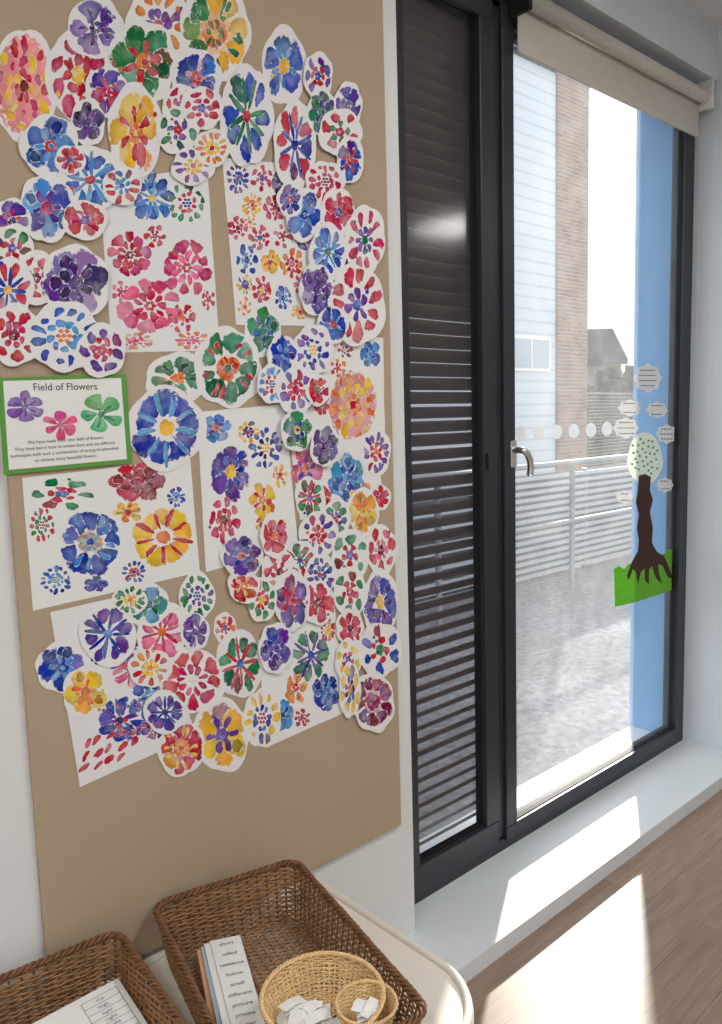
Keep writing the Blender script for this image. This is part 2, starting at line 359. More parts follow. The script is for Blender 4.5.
def flower(A,cx,cy,rx,ry,st,cols,L0=PT+.00002,sc=.9):
    a,b_,c_=[PAL[x] for x in cols]
    rx*=sc; ry*=sc; ph=random.random()*6.28
    cnt=[0]
    def lay():
        cnt[0]+=1; return L0+.000005*cnt[0]
    def va():
        r=random.random()
        return mixc(a,b_,random.uniform(.3,.9)) if r<.17 else (mixc(a,PW,random.uniform(.1,.4)) if r<.35 else a)
    if st in 'pd' and min(rx,ry)>13 and random.random()<.22: st='k'
    if st in 'pwr' and random.random()<.4:
        blob(A,cx,cy,rx*random.uniform(.4,.6),ry*random.uniform(.4,.6),lay(),mixc(a if random.random()<.6 else c_,PW,random.uniform(.4,.65)),14,.14)
    if st=='p':
        n=random.choice([5,5,6,6,7])
        for i in range(n):
            if random.random()<.3:
                petal(A,cx,cy,rx,ry,ph+6.283*i/n-.14,.22,1,1.1/n,lay(),va(),.4); petal(A,cx,cy,rx,ry,ph+6.283*i/n+.17,.26,.92,1.0/n,lay(),va(),.4)
            else: petal(A,cx,cy,rx,ry,ph+6.283*i/n,.18,1,min(.38,2.0/n),lay(),va(),.45)
        if random.random()<.6:
            for i in range(n): petal(A,cx,cy,rx,ry,ph+6.283*(i+.5)/n,.14,.66,.085,lay(),b_)
        else:
            for i in range(n): petal(A,cx,cy,rx,ry,ph+6.283*i/n,.25,.75,.07,lay(),tuple(x*.62 for x in a))
        for i in range(6): blob(A,cx+rx*.17*math.cos(i*1.05)*random.uniform(.5,1.2),cy+ry*.17*math.sin(i*1.05)*random.uniform(.5,1.2),rx*.11,ry*.09,lay(),c_)
    elif st=='k':
        n=random.choice([10,11,12,14])
        for i in range(n): petal(A,cx,cy,rx,ry,ph+6.283*i/n,.56,1,.135,lay(),va(),.1)
        n2=random.choice([7,8,9])
        for i in range(n2): petal(A,cx,cy,rx,ry,ph+6.283*i/n2,.26,.56,.12,lay(),b_,.1)
        for i in range(7):
            q=.17 if i else 0; blob(A,cx+rx*q*math.cos(i*1.05),cy+ry*q*math.sin(i*1.05),rx*.075,ry*.06,lay(),c_)
    elif st=='u':   # wheel of dabs over a pale wash
        blob(A,cx,cy,rx*.90,ry*.90,lay(),mixc(mixc(PAL['K'],PAL['O'],.45),PW,.38),20,.05)
        for n,r0,r1,w_,cl in ((12,.62,.98,.13,a),(10,.36,.64,.12,b_),(7,.10,.34,.10,a)):
            for i in range(n): petal(A,cx,cy,rx,ry,ph+6.283*i/n+r0,r0,r1,w_,lay(),cl if random.random()<.7 else PAL['Y'],.2)
        blob(A,cx,cy,rx*.14,ry*.12,lay(),c_)
    elif st=='q':
        n=9
        for i in range(n): petal(A,cx,cy,rx,ry,ph+6.283*i/n,.42,1,.22,lay(),va(),.45,.6)
        for i in range(n): petal(A,cx,cy,rx,ry,ph+6.283*(i+.5)/n,.18,.60,.10,lay(),b_,.3,.6)
        for i in range(6): blob(A,cx+rx*.12*math.cos(i*1.05),cy+ry*.12*math.sin(i*1.05),rx*.07,ry*.06,lay(),c_)
    elif st=='v':   # broad petals each with one thin spoke
        n=9
        for i in range(n): petal(A,cx,cy,rx,ry,ph+6.283*i/n,.30,1,.29,lay(),a,.4,.4)
        for i in range(n): petal(A,cx,cy,rx,ry,ph+6.283*(i+.5)/n,.30,.98,.075,lay(),b_,.2,.4)
        blob(A,cx,cy,rx*.24,ry*.2,lay(),c_)
    elif st=='s':
        n=random.choice([9,10,11,12])
        for i in range(n): petal(A,cx,cy,rx,ry,ph+6.283*i/n,.46,1,.145,lay(),va(),.3)
        n2=random.choice([6,7,8])
        for i in range(n2): petal(A,cx,cy,rx,ry,ph+6.283*i/n2,.14,.50,.12,lay(),b_,.3)
        blob(A,cx,cy,rx*.16,ry*.14,lay(),c_)
    elif st=='w':
        n=random.choice([5,5,6])
        for i in range(n):
            t=ph+6.283*i/n+random.uniform(-.12,.12); q=random.uniform(.34,.44); blob(A,cx+rx*.58*math.cos(t),cy+ry*.58*math.sin(t),rx*q,ry*q,lay(),va(),16,.13)
        for i in range(n):
            if random.random()<.5: t=ph+6.283*i/n+.1; blob(A,cx+rx*.66*math.cos(t),cy+ry*.66*math.sin(t),rx*.2,ry*.2,lay(),tuple(x*.72 for x in a))
        for i in range(n): petal(A,cx,cy,rx,ry,ph+6.283*(i+.5)/n,.05,.66,.10,lay(),b_)
        blob(A,cx,cy,rx*.24,ry*.20,lay(),c_)
        blob(A,cx+rx*.05,cy,rx*.10,ry*.09,lay(),b_)
    elif st=='d':
        n=random.choice([6,7,8])
        for i in range(n): petal(A,cx,cy,rx,ry,ph+6.283*i/n,.46,1,.225,lay(),va(),.2)
        for i in range(n-1): petal(A,cx,cy,rx,ry,ph+.3+6.283*i/(n-1),.20,.54,.15,lay(),b_,.2)
        for i in range(5): blob(A,cx+rx*.13*math.cos(1.25*i),cy+ry*.13*math.sin(1.25*i),rx*.11,ry*.10,lay(),c_)
    elif st=='r':
        n=9
        for i in range(n): petal(A,cx,cy,rx,ry,ph+6.283*i/n,.36,1,.26,lay(),va(),.45,.5)
        for i in range(n): petal(A,cx,cy,rx,ry,ph+6.283*(i+.5*(i%2))/n,.5,.86,.07,lay(),b_,.4)
        blob(A,cx,cy,rx*.34,ry*.32,lay(),c_,14)
        for i in range(8): petal(A,cx,cy,rx,ry,ph+6.283*i/8,.06,.34,.06,lay(),mixc(b_,c_,.4))
        blob(A,cx,cy,rx*.12,ry*.10,lay(),a)
    elif st=='x':
        n=8
        for i in range(n): petal(A,cx,cy,rx,ry,ph+6.283*i/n,.32,1,.205,lay(),va(),.3)
        for i in range(n): petal(A,cx,cy,rx,ry,ph+6.283*(i+.5)/n,.02,.9,.07,lay(),b_,.1)
        blob(A,cx,cy,rx*.16,ry*.14,lay(),c_)
    for i in range(random.choice([0,1,2,3])):
        t=random.random()*6.28; q=random.uniform(.3,.95); blob(A,cx+rx*q*math.cos(t),cy+ry*q*math.sin(t),rx*.07,ry*.07,lay(),random.choice([a,b_,c_]))
placed=[]
def layer(bx):
    l=0
    for p in placed:
        if bx[0]<p[1] and bx[1]>p[0] and bx[2]<p[3] and bx[3]>p[2]: l=max(l,p[4])
    l+=1; placed.append((*bx,l)); return l
LG=.00050
def parse(t):
    out=[]
    for ln in t.strip().split('\n'):
        for it in ln.split(';'):
            q=it.split()
            if len(q)>=6: out.append((float(q[0]),float(q[1]),float(q[2]),float(q[3]),q[4],q[5]))
    return out
def sheet(corners,fl,label,dabs=None):
    A=Art(); out=[]
    for i in range(4):
        p,q=corners[i],corners[(i+1)%4]
        for k in range(5): t=k/5; out.append((p[0]+(q[0]-p[0])*t+random.uniform(-.3,.3),p[1]+(q[1]-p[1])*t+random.uniform(-.3,.3)))
    A.paper(out)
    for (x,y,rx,ry,st,cc) in parse(fl): flower(A,x,y,rx*.97,ry*.97,st,cc,sc=1.0,L0=PT+.00002+random.uniform(0,.00001))
    if dabs:
        for i,(x,y,rx,ry,cc) in enumerate(dabs):
            if rx==ry: blob(A,x,y,rx,ry,PT+.00024+.0000007*i,PAL[cc])
            else: petal(A,x,y,ry,ry,-.9+random.uniform(-.3,.3),-1,1,rx/ry,PT+.00024+.0000007*i,PAL[cc],.1)
    xs=[p[0] for p in corners]; ys=[p[1] for p in corners]
    l=layer((min(xs)-9,max(xs)+9,min(ys)-7,max(ys)+7))
    o=A.build("painting_sheet",BY-.0002-LG*l,(sum(xs)/4,sum(ys)/4))
    thing(o,label,"painting","children's painted sheets on pin board")
def cutout(x,y,rx,ry,st,cc):
    A=Art(); n=36; ph=random.random()*6.28; lobes=random.choice([4,5,5,6,7]); rx*=1.04; ry*=1.04
    out=[]; e1,e2=random.random()*6.28,random.random()*6.28
    for i in range(n):
        t=2*math.pi*i/n; r=.98+.10*abs(math.cos(lobes*t/2+ph))+.03*math.sin(2*t+e1)+.02*math.sin(3*t+e2)+random.uniform(-.01,.01)
        out.append((x+rx*r*math.cos(t),y+ry*r*math.sin(t)))
    A.paper(out); flower(A,x,y,rx,ry,st,cc,sc=.96)
    l=layer((x-rx*1.14,x+rx*1.14,y-ry*1.14,y+ry*1.14))
    o=A.build("flower_cutout",BY-.0002-LG*l,(x,y))
    sh={'p':'broad-petalled','s':'thin-striped','w':'watercolour-washed','d':'dabbed','r':'ringed','x':'starry','q':'bold radial','u':'round dabbed wheel','v':'spoked','k':'dashed'}[st]
    thing(o,"%s %s and %s painted paper flower cut-out on tan board"%(sh,CN[cc[0]],CN[cc[1]]),"paper flower","painted flower cut-outs on pin board")
sheet([(99,182),(207,167),(220,350),(112,353)],"""
152 198 24 26 x BLY;187 203 20 22 d GRB;130 255 24 26 q MRN;155 236 12 13 d RMN;187 268 27 31 q MKR;150 306 34 30 q KMR;182 318 16 18 d RMO;121 292 10 12 d KMR
192 340 18 10 s OKM;136 341 20 10 s TKR;208 300 8 12 d RMR""","white painting sheet of pink and red flowers","")
sheet([(222,158),(312,166),(320,326),(236,325)],"""
238 178 13 17 s PBP;262 178 12 16 d RMP;283 182 12 15 p DPD;252 205 11 13 s YOR;275 208 12 15 d RMR;298 205 10 13 p BLB;238 228 11 13 d RMN;260 238 12 14 d RMB;283 236 11 13 d MRN
247 260 12 17 d BLB;270 262 11 13 p YOR;292 264 13 17 d ORM;245 285 9 11 s YBR;262 290 11 15 d RMY;283 298 10 13 d BLB;302 285 9 13 d RMR;300 312 9 9 d YOR;250 222 7 7 d OYR;303 240 9 11 p PBP;245 307 8 10 d OYR""","white painting sheet of many small red and purple flowers")
sheet([(22,478),(190,459),(200,572),(33,611)],"""
137 482 30 21 w RNM;62 494 32 17 d GRB;42 525 14 20 d RGM;90 542 34 35 r BLT;163 537 33 32 v YRO;176 497 10 12 s BLB;56 580 17 15 k BLG;134 572 13 12 s BRB;128 512 16 12 p YOR;96 584 13 9 w BPB""","white painting sheet with large blue, red and yellow flowers")
sheet([(197,412),(285,404),(298,545),(206,572)],"""
216 428 16 15 w LPO;266 448 18 23 p BDY;231 472 22 31 p PBY;224 520 17 25 d MRN;262 500 15 20 p YRO;280 475 9 13 d YOR;248 432 12 12 d YBR;275 530 12 15 p RMN;264 525 10 12 d YRR""","white painting sheet with purple, blue and pink flowers")
sheet([(286,412),(370,402),(384,500),(300,520)],"""
306 468 17 26 w KPO;347 478 20 26 w LBL;362 495 12 14 w YOY;322 497 11 13 p RKM;308 432 9 12 p GRB""","white painting sheet with pink, purple and light blue flowers")
sheet([(303,332),(383,338),(385,441),(312,444)],"""
353 405 26 37 u OYR;338 368 9 11 d ORR;370 354 11 15 w LBL;322 405 9 12 p RMG;345 350 9 9 d RBY""","white painting sheet with a large orange sunburst flower")
sheet([(50,612),(148,590),(196,735),(80,787)],"""
112 640 32 32 x PBL;90 692 20 22 w YOO;120 720 26 26 x BPD;150 700 20 24 d BLG;155 728 18 14 x PMR;130 670 20 18 x KMR;168 695 12 18 d GBP""","white painting sheet with purple and blue flowers and red dashes",
 [(86+12*(i%5)+random.uniform(-2,2),742+12*(i//5)-3*(i%5)+random.uniform(-2,2),2.6,6.5,'R') for i in range(14)]+[(110+random.uniform(0,70),722+random.uniform(-30,12),2.2,2.2,random.choice('RNPB')) for i in range(36)])
sheet([(258,640),(335,608),(346,712),(267,747)],"""
280 650 14 20 w PBD;311 655 21 30 x GPB;296 688 12 18 p OYR;326 692 14 20 w BLB;283 715 12 17 w LBG;328 630 9 12 s RYO;302 718 9 10 d RMN""","white painting sheet with green, orange and blue flowers")
CUT="""
24 86 31 52 u RMN;78 75 29 44 d MRY;95 28 27 28 p PBD;158 25 29 40 s OPR;215 34 32 47 r YGO;143 62 32 38 w GRO;196 78 24 28 p BLR;107 92 20 24 p PRM;135 132 26 44 p YRO
88 122 16 22 w DPD;180 105 16 20 d RMP;178 130 20 22 d GPR;202 108 20 20 d RMB;284 66 21 36 p BLY
247 116 24 48 x BGR;295 145 20 42 x RBB;318 76 14 22 d PRB;322 112 14 22 w GPG;348 105 13 22 p PBD;340 132 20 22 d RGM;350 160 13 22 p BRR
50 146 27 30 w BLR;90 180 30 32 x BLR;47 208 26 31 w LPM;85 220 22 18 p RMP;122 186 18 18 s RLB;70 160 14 14 p RMB
193 166 20 18 s PYR;212 148 16 18 s OYR;12 222 18 22 p PMD;12 248 20 22 d GRP;36 278 24 24 d RMN;8 290 24 30 x RBY;14 335 26 28 d RMN;76 283 31 36 w PDP;64 336 34 32 p BLO;102 350 23 25 d PRM
325 182 18 20 d RMN;304 215 17 24 w BLB;338 212 16 22 p MRP;365 240 19 32 s MPG;328 252 18 26 x BLG;317 290 17 24 w PDP;357 305 26 38 s RPB;333 325 14 18 p BLR;313 350 19 24 p PBY
290 200 12 16 p PBR;263 330 17 24 w GBG;178 378 30 24 p GRO;228 368 31 38 r GRO;282 356 14 20 w BLB;272 384 14 18 p LRP;296 390 18 22 d PRM;318 390 11 15 p RMG;166 428 35 40 v BLY
376 452 14 22 s PRO;381 497 9 12 p RMR;297 430 15 20 w GBY;325 446 14 19 w DPD;310 498 14 20 x GRB;363 512 15 22 w YOY;335 520 14 18 d GPR
381 550 15 24 d RKN;350 555 18 24 d GRP;318 535 18 22 s PRR;300 560 16 18 x RGP;380 602 17 30 p PBY;350 592 16 24 d GRM;320 575 14 20 s PBR;318 603 16 20 p MRN;280 572 18 20 d MRN;292 600 17 28 w PRM;262 600 14 20 d GRY
244 586 15 16 p RYO;242 556 19 20 w PBO;275 536 14 20 p RMO;350 628 13 18 p RMN;380 650 20 26 d BRG;348 660 12 20 d YRP;373 702 20 28 r NPM;350 690 10 26 d YBO
225 628 11 14 d ORP;240 664 22 32 x GRB;276 648 16 24 w PBP;222 735 26 34 w YPP;181 748 22 26 r RYO;262 718 18 27 d YBR;192 680 30 30 q RMW;162 632 24 30 x KMO;197 596 17 22 d GPB;148 605 20 20 w LGP
62 668 24 24 w BLB;86 692 22 24 w YOO;108 634 26 30 x PBL;130 600 16 14 s GYO;195 632 13 18 p PGP;150 668 20 18 s RYO;165 712 20 20 x PBD
"""
for it in parse(CUT): cutout(*it)
# ------------------------------------------------------------ title card
cc=[(-3,378),(126,374),(132,463),(4,475)]
cy=BY-.0052
def quadthing(name,cs,y,m,th=.0012,parent=None):
    p=[atY(u,v,y) for u,v in cs]; o=(p[0]+p[1]+p[2]+p[3])/4
    V=[q-o for q in p]+[q-o+Vector((0,th,0)) for q in p]
    return newobj(name,V,[(0,1,2,3),(7,6,5,4),(0,4,5,1),(1,5,6,2),(2,6,7,3),(3,7,4,0)],m,None,loc=o)
card=thing(quadthing("title_card",cc,cy,M_green,.0015),"green-bordered title card reading Field of Flowers","sign")
def par(ch,pa):
    ch.parent=pa; ch.matrix_parent_inverse=pa.matrix_basis.inverted()
pp=quadthing("printed_paper",[(3,381),(121,378),(127,459),(9,470)],cy-.0005,M_paper,.0004); par(pp,card)
def wallm(u,v,y,ang=0):
    p=atY(u,v,y); return Matrix.Translation(p)@Matrix.Rotation(ang,4,'Y')@Matrix.Rotation(math.pi/2,4,'X')
pA=atY(5,475,cy);pB=atY(132,463,cy); ang=-math.atan2(pB.z-pA.z,pB.x-pA.x)
text("printed_text","Field of Flowers",.0215,wallm(66,387,cy-.001,ang*.6),M_ink,card)
for i,tx in enumerate(["We have made their own field of flowers.","They have learnt how to create them and use different","techniques with each a combination of strong brushstrokes","to achieve many beautiful flowers."]):
    text("printed_text",tx,.0098,wallm(67,440+i*6.0,cy-.001,ang*.9),M_ink,card)
A=Art(.3)
def simplef(cx,cy_,rx,ry,n,col,dk):
    for i in range(n): petal(A,cx,cy_,rx,ry,6.283*i/n+.5,.14,1,.27 if n>5 else .34,.0007+.00003*i,col,.5,.5)
    for i in range(n): petal(A,cx,cy_,rx,ry,6.283*i/n+.5,.12,.7,.05,.0012+.00002*i,dk,.2,.5)
    blob(A,cx,cy_,rx*.14,ry*.14,.0015,dk)
simplef(25,407,20,16,6,(132,88,186),(84,48,130)); simplef(60,425,19,15,6,(236,86,140),(180,30,90)); simplef(101,414,23,20,5,(86,186,110),(40,130,76))
o=A.build("flower_picture",cy-.0003,(66,410)); par(o,card)
# ------------------------------------------------------------ window decorations
gy=1.8185
def flat(name,pts,y,m,parent=None):
    p=[atY(u,v,y) for u,v in pts]; n=len(p); o=sum(p,Vector())/n
    V=[q-o for q in p]+[q-o+Vector((0,.0008,0)) for q in p]
    Fc=[tuple(range(n)),tuple(range(2*n-1,n-1,-1))]+[(i,n+i,n+(i+1)%n,(i+1)%n) for i in range(n)]
    ob=newobj(name,V,Fc,m,None,loc=o)
    if parent is not None: par(ob,parent)
    return ob
pt=atY(643,600,gy); TR=empty("paper_tree",pt); thing(TR,"painted paper tree with green leaves taped on window glass","paper tree")
bpy.context.view_layer.update()
g=[(614,569),(619,566),(624,569),(630,563),(636,566),(641,559),(648,561),(655,555),(662,556),(668,549),(673,550),(672,590),(655,596),(636,602),(615,607)]
flat("grass",g,gy-.001,M_grass,TR)
tr=[(639,476),(645,474),(651,477),(650,490),(653,500),(650,512),(653,528),(652,543),(657,552),(664,556),(669,567),(673,579),(668,577),(663,566),(658,564),(659,573),(662,584),(656,578),(652,566),(649,570),(649,585),(645,580),(645,568),(641,572),(638,584),(636,572),(633,569),(629,580),(627,576),(632,562),(638,551),(639,540),(637,528),(639,515),(636,502),(638,490)]
flat("trunk",tr,gy-.0022,M_bark,TR)
cr=[(645+17.5*math.cos(t)*(1-.12*math.sin(-t))*(1+.03*math.sin(7*t)),458+26*math.sin(t)*(1+.02*math.sin(5*t))) for t in [2*math.pi*i/40 for i in range(40)]]
flat("crown",cr,gy-.0008,M_crown,TR)
V=[];Fc=[];lp=atY(645,459,gy-.0022)
for i in range(34):
    a=i*2.4; r=math.sqrt((i+.5)/34)*.90
    u=645+16*r*math.cos(a)+random.uniform(-1,1); v=458+24*r*math.sin(a)+random.uniform(-1,1); k=len(V); t0=random.random()*3
    for j in range(6):
        t=6.283*j/6; du=1.5*math.cos(t); dv=1.1*math.sin(t); V.append(atY(u+du*math.cos(t0)-dv*math.sin(t0),v+du*math.sin(t0)+dv*math.cos(t0),gy-.002)-lp)
    Fc.append(tuple(range(k,k+6)))
lo=newobj("leaves",V,Fc,M_leafp,None,loc=lp); lo["kind"]="stuff"; par(lo,TR)
for (u,v,w,h) in [(648,378,13,14),(630,408,11,8),(657,410,10,8),(626,428,12,10),(667,434,10,9),(665,485,8,7),(625,497,8,6)]:
    pts=[(u+w*math.cos(t)*(1+.07*math.cos(8*t)),v+h*math.sin(t)*(1+.07*math.cos(8*t))) for t in [2*math.pi*i/40 for i in range(40)]]
    ob=thing(flat("speech_bubble",pts,gy-.0006,M_bub),"white paper speech bubble with small print on glass","paper label","speech bubbles on window glass")
    nl=max(2,int(h/3)); V=[];Fc=[]; cpt=atY(u,v,gy-.0012)
    for i in range(nl):
        vv=v-h*.55+i*(h*1.1/(nl-1)); ww=w*.7*math.sqrt(max(.2,1-((vv-v)/h)**2)); xx=u-ww
        while xx<u+ww-1:
            l=random.uniform(1,3); k=len(V)
            for a_,b_ in ((xx,vv-.5),(xx+l,vv-.5),(xx+l,vv+.5),(xx,vv+.5)): V.append(atY(a_,b_,gy-.0012)-cpt)
            Fc.append((k,k+1,k+2,k+3)); xx+=l+.9
    q=newobj("print",V,Fc,M_inkg,None,loc=cpt); q["kind"]="stuff"; par(q,ob)
for u,v in [(521,433),(539,433),(557,432),(574,431),(591,430),(607,429)]:
    pts=[(u+5.2*math.cos(t),v+7.2*math.sin(t)) for t in [2*math.pi*i/20 for i in range(20)]]
    thing(flat("window_dot",pts,gy-.0003,M_stick),"round white safety dot sticker on window glass","sticker","row of white dots on window glass")
# ------------------------------------------------------------ storage unit
UZ=.45
UX0,UX1,UY0,UY1=-.25,1.285,.98,1.68
def rrect(x0,x1,y0,y1,r,n=8):
    out=[]
    for (a0) in (0,90,180,270):
        rr=.02 if a0 in (0,90) else r
        cx2=(x1-rr if a0 in (0,270) else x0+rr); cy2=(y1-rr if a0 in (0,90) else y0+rr)
        for i in range(n+1):
            a=math.radians(a0+90*i/n); out.append((cx2+rr*math.cos(a),cy2+rr*math.sin(a)))
    return out
def slab(name,out,z0,z1,m,parent,bev=0):
    n=len(out); V=[(x,y,z0) for x,y in out]+[(x,y,z1) for x,y in out]
    Fc=[tuple(range(n))[::-1],tuple(range(n,2*n))]+[(i,(i+1)%n,n+(i+1)%n,n+i) for i in range(n)]
    o=newobj(name,V,Fc,m,parent)
    if bev: md=o.modifiers.new('b','BEVEL'); md.width=bev; md.segments=3; md.limit_method='ANGLE'; md.angle_limit=math.radians(50)
    return o
UN=empty("storage_unit",(.545,1.37,0)); thing(UN,"low cream storage unit with rounded top beside wall","storage unit")
ox,oy=.545,1.37
top=slab("top",[(x-ox,y-oy) for x,y in rrect(UX0,UX1,UY0,UY1,.20,14)],UZ-.03,UZ,M_unit,UN,.006)
V=[];Fc=[]; tube(V,Fc,[Vector((x-ox,y-oy,UZ+.002)) for x,y in rrect(UX0+.011,UX1-.011,UY0+.011,UY1-.011,.19,14)],.010,10,True)
newobj("raised_edge",V,Fc,M_unit,UN,True)
boxes("body",[(UX0+.03-ox,UX0+.05-ox,UY0+.22-oy,UY1-.02-oy,0,UZ-.03),(UX1-.06-ox,UX1-.04-ox,UY0+.22-oy,UY1-.02-oy,0,UZ-.03),(.53-ox,.55-ox,UY0+.22-oy,UY1-.02-oy,.04,UZ-.03),(UX0+.03-ox,UX1-.04-ox,UY1-.03-oy,UY1-.02-oy,0,UZ-.03),(UX0+.03-ox,UX1-.04-ox,UY0+.22-oy,UY1-.02-oy,.03,.05)],M_unit,UN)
# ------------------------------------------------------------ wicker baskets
def rrp(sv,hx,hy,r):
    sx,sy=hx-r,hy-r; segs=[2*sy,math.pi*r/2,2*sx,math.pi*r/2,2*sy,math.pi*r/2,2*sx,math.pi*r/2]
    T=sum(segs); d=(sv%1)*T; k=0
    while k<7 and d>segs[k]: d-=segs[k]; k+=1
    if k==0: return (hx,-sy+d,1,0)
    if k==2: return (sx-d,hy,0,1)
    if k==4: return (-hx,sy-d,-1,0)
    if k==6: return (-sx+d,-hy,0,-1)
    cx,cyy,a0={1:(sx,sy,0),3:(-sx,sy,90),5:(-sx,-sy,180),7:(sx,-sy,270)}[k]
    a=math.radians(a0)+d/r; return (cx+r*math.cos(a),cyy+r*math.sin(a),math.cos(a),math.sin(a))
def basket(name,loc,rot,top,bot,r,Hh,ns,rows,sr,kr,mats,rimr):
    E=empty(name,loc,rot); amp=sr*.9
    def P(sv,h,off=0):
        hx=bot[0]+(top[0]-bot[0])*h; hy=bot[1]+(top[1]-bot[1])*h; rr=min(r*(1-.15*(1-h)),hx,hy)
        x,y,nx,ny=rrp(sv,hx,hy,rr); return Vector((x+nx*off,y+ny*off,h*Hh))
    V=[];Fc=[]
    for i in range(rows):
        h=.03+.94*i/(rows-1); n=ns*4; q1,q2=random.random()*6.28,random.random()*6.28
        tube(V,Fc,[P(k/n,h+.010*math.sin(6.283*3*k/n+q1)+.006*math.sin(6.283*11*k/n+q2),amp*math.cos(math.pi*ns*k/n+i*math.pi)) for k in range(n)],sr*.7,5,True,r2=sr*random.uniform(.9,1.12))
    newobj("woven_side",V,Fc,mats[0],E,True)
    V=[];Fc=[]
    for k in range(ns):
        tube(V,Fc,[P(k/ns,h/6,0) for h in range(7)],kr,6,False,ref=Vector((.3,.7,.1)).normalized())
    newobj("stakes",V,Fc,mats[1],E,True)
    V=[];Fc=[]; n=ns*5
    for q in range(3):
        pts=[]
        for k in range(n):
            a=2*math.pi*(k/n)*round(ns*.55)+q*2.094; wb=1+.12*math.sin(6.283*7*k/n+q)
            p=P(k/n,1,rimr*math.cos(a)*wb); p.z+=rimr*.6+rimr*math.sin(a)*.8*wb; pts.append(p)
        tube(V,Fc,pts,rimr*.68,6,True)
    newobj("rim",V,Fc,mats[1],E,True)
    V=[];Fc=[]
    nx=int(2*bot[0]/.02); 
    for i in range(nx):
        x=-bot[0]+(i+.5)*2*bot[0]/nx; yl=bot[1]-(.0 if abs(x)<bot[0]-r else r*.4)
        if bot[0]==bot[1] and r>=bot[0]: yl=math.sqrt(max(0,bot[0]**2-x*x))
        tube(V,Fc,[Vector((x,-yl,.004)),Vector((x,yl,.004))],.003,5)
    ny=int(2*bot[1]/(sr*2.6))
    for j in range(ny):
        y=-bot[1]+(j+.5)*2*bot[1]/ny; xl=bot[0]-(.0 if abs(y)<bot[1]-r else r*.4)
        if bot[0]==bot[1] and r>=bot[0]: xl=math.sqrt(max(0,bot[0]**2-y*y))
        m=nx*3; tube(V,Fc,[Vector((-xl+2*xl*k/m,y,.0055+.003*math.cos(math.pi*((-xl+2*xl*k/m)+bot[0])/(2*bot[0])*nx+j*math.pi))) for k in range(m+1)],sr*.8,5)
    newobj("woven_base",V,Fc,mats[2],E,True)
    return E
BZ=UZ
BH=.135
r1=math.radians(-13)
def bcenter(cornx,corny,rot,hx,hy):
    v=Matrix.Rotation(rot,3,'Z')@Vector((hx,hy,0)); return (cornx-v.x,corny-v.y,BZ+.001)
M3=[M_wick,M_wickd,M_wick]
b2=basket("wicker_basket",bcenter(1.160,1.585,r1,.187,.315),r1,(.187,.315),(.165,.285),.04,BH,74,24,.0028,.003,M3,.0056)
thing(b2,"brown rectangular wicker basket holding word cards and cane bowls","basket","wicker baskets on storage unit")
r2_=math.radians(-6)
b1=basket("wicker_basket",bcenter(.693,1.635,r2_,.195,.29),r2_,(.195,.29),(.168,.26),.04,BH,74,24,.0028,.003,M3,.0056)
thing(b1,"brown rectangular wicker basket holding printed sheets","basket","wicker baskets on storage unit")
bw=basket("cane_bowl",(.908,1.165,BZ+.016),0,(.123,.123),(.082,.082),.123,.112,58,27,.0020,.0026,[M_cane]*3,.0034)
thing(bw,"round light cane bowl filled with folded paper slips","bowl","cane bowls in wicker basket")
bs=basket("cane_bowl",(.955,1.085,BZ+.062),0,(.060,.060),(.040,.040),.060,.068,34,19,.0018,.0021,[M_cane]*3,.0024)
thing(bs,"smaller cane bowl resting inside the larger cane bowl","bowl","cane bowls in wicker basket")
# ------------------------------------------------------------ contents
def sheetZ(name,cs,z,m,th=.001,dz=0):
    p=[atZ(u,v,z) for u,v in cs]
    if dz: p[0].z+=dz; p[1].z+=dz
    o=(p[0]+p[1]+p[2]+p[3])/4; V=[q-o for q in p]+[q-o-Vector((0,0,th)) for q in p]
    return newobj(name,V,[(3,2,1,0),(4,5,6,7),(0,1,5,4),(1,2,6,5),(2,3,7,6),(3,0,4,7)],m,None,loc=o)
zc=BZ+.012
G="word cards in wicker basket"
thing(sheetZ("word_card",[(197,950),(222,943),(242,1034),(213,1038)],zc+.018,M_orange,.016),"thick pale orange card strips under white word list","card",G)
thing(sheetZ("word_card",[(201,947),(228,940),(250,1034),(220,1038)],zc+.024,M_bluec,.005),"pale blue card strip under white word list","card",G)
thing(sheetZ("word_card",[(204,944),(233,937),(258,1034),(226,1040)],zc+.028,M_paper,.003),"white card strip fanned under word list","card",G)
wca=[(210,941),(240,935),(270,1040),(237,1048)]
wc=thing(sheetZ("word_card",wca,zc+.032,M_paper,.003),"long white card strip printed with word list","card",G)
words=["short","called","sentence","follow","small","different","picture","private","letter","having"]
for i,w_ in enumerate(words):
    t=.05+i*.095
    a_=Vector(wca[0]).lerp(Vector(wca[3]),t); b_=Vector(wca[1]).lerp(Vector(wca[2]),t)
    pa=atZ(a_.x,a_.y,zc+.0326); pb=atZ(b_.x,b_.y,zc+.0326); an=math.atan2(pb.y-pa.y,pb.x-pa.x)
    text("printed_text",w_,.0155,Matrix.Translation((pa+pb)/2)@Matrix.Rotation(an,4,'Z'),M_ink,wc)
st=boxes("paper_stack",[(-.13,.13,-.19,.19,0,.055)],M_paper,origin=(0,0,0)); st.location=(.50,1.345,BZ+.012); st.rotation_euler[2]=r2_
thing(st,"stack of white papers inside wicker basket","papers")
zs=BZ+.073
sc_=[(28,1026),(118,978),(153,1032),(60,1085)]
ps=thing(sheetZ("printed_sheet",sc_,zs,M_paper,.0015),"white printed sheet with ruled column on paper stack","paper")
def bil(cs,s_,t_):
    a_=Vector(cs[0]).lerp(Vector(cs[1]),s_); b_=Vector(cs[3]).lerp(Vector(cs[2]),s_); return a_.lerp(b_,t_)
V=[];Fc=[]; o0=atZ(90,1030,zs+.0006)
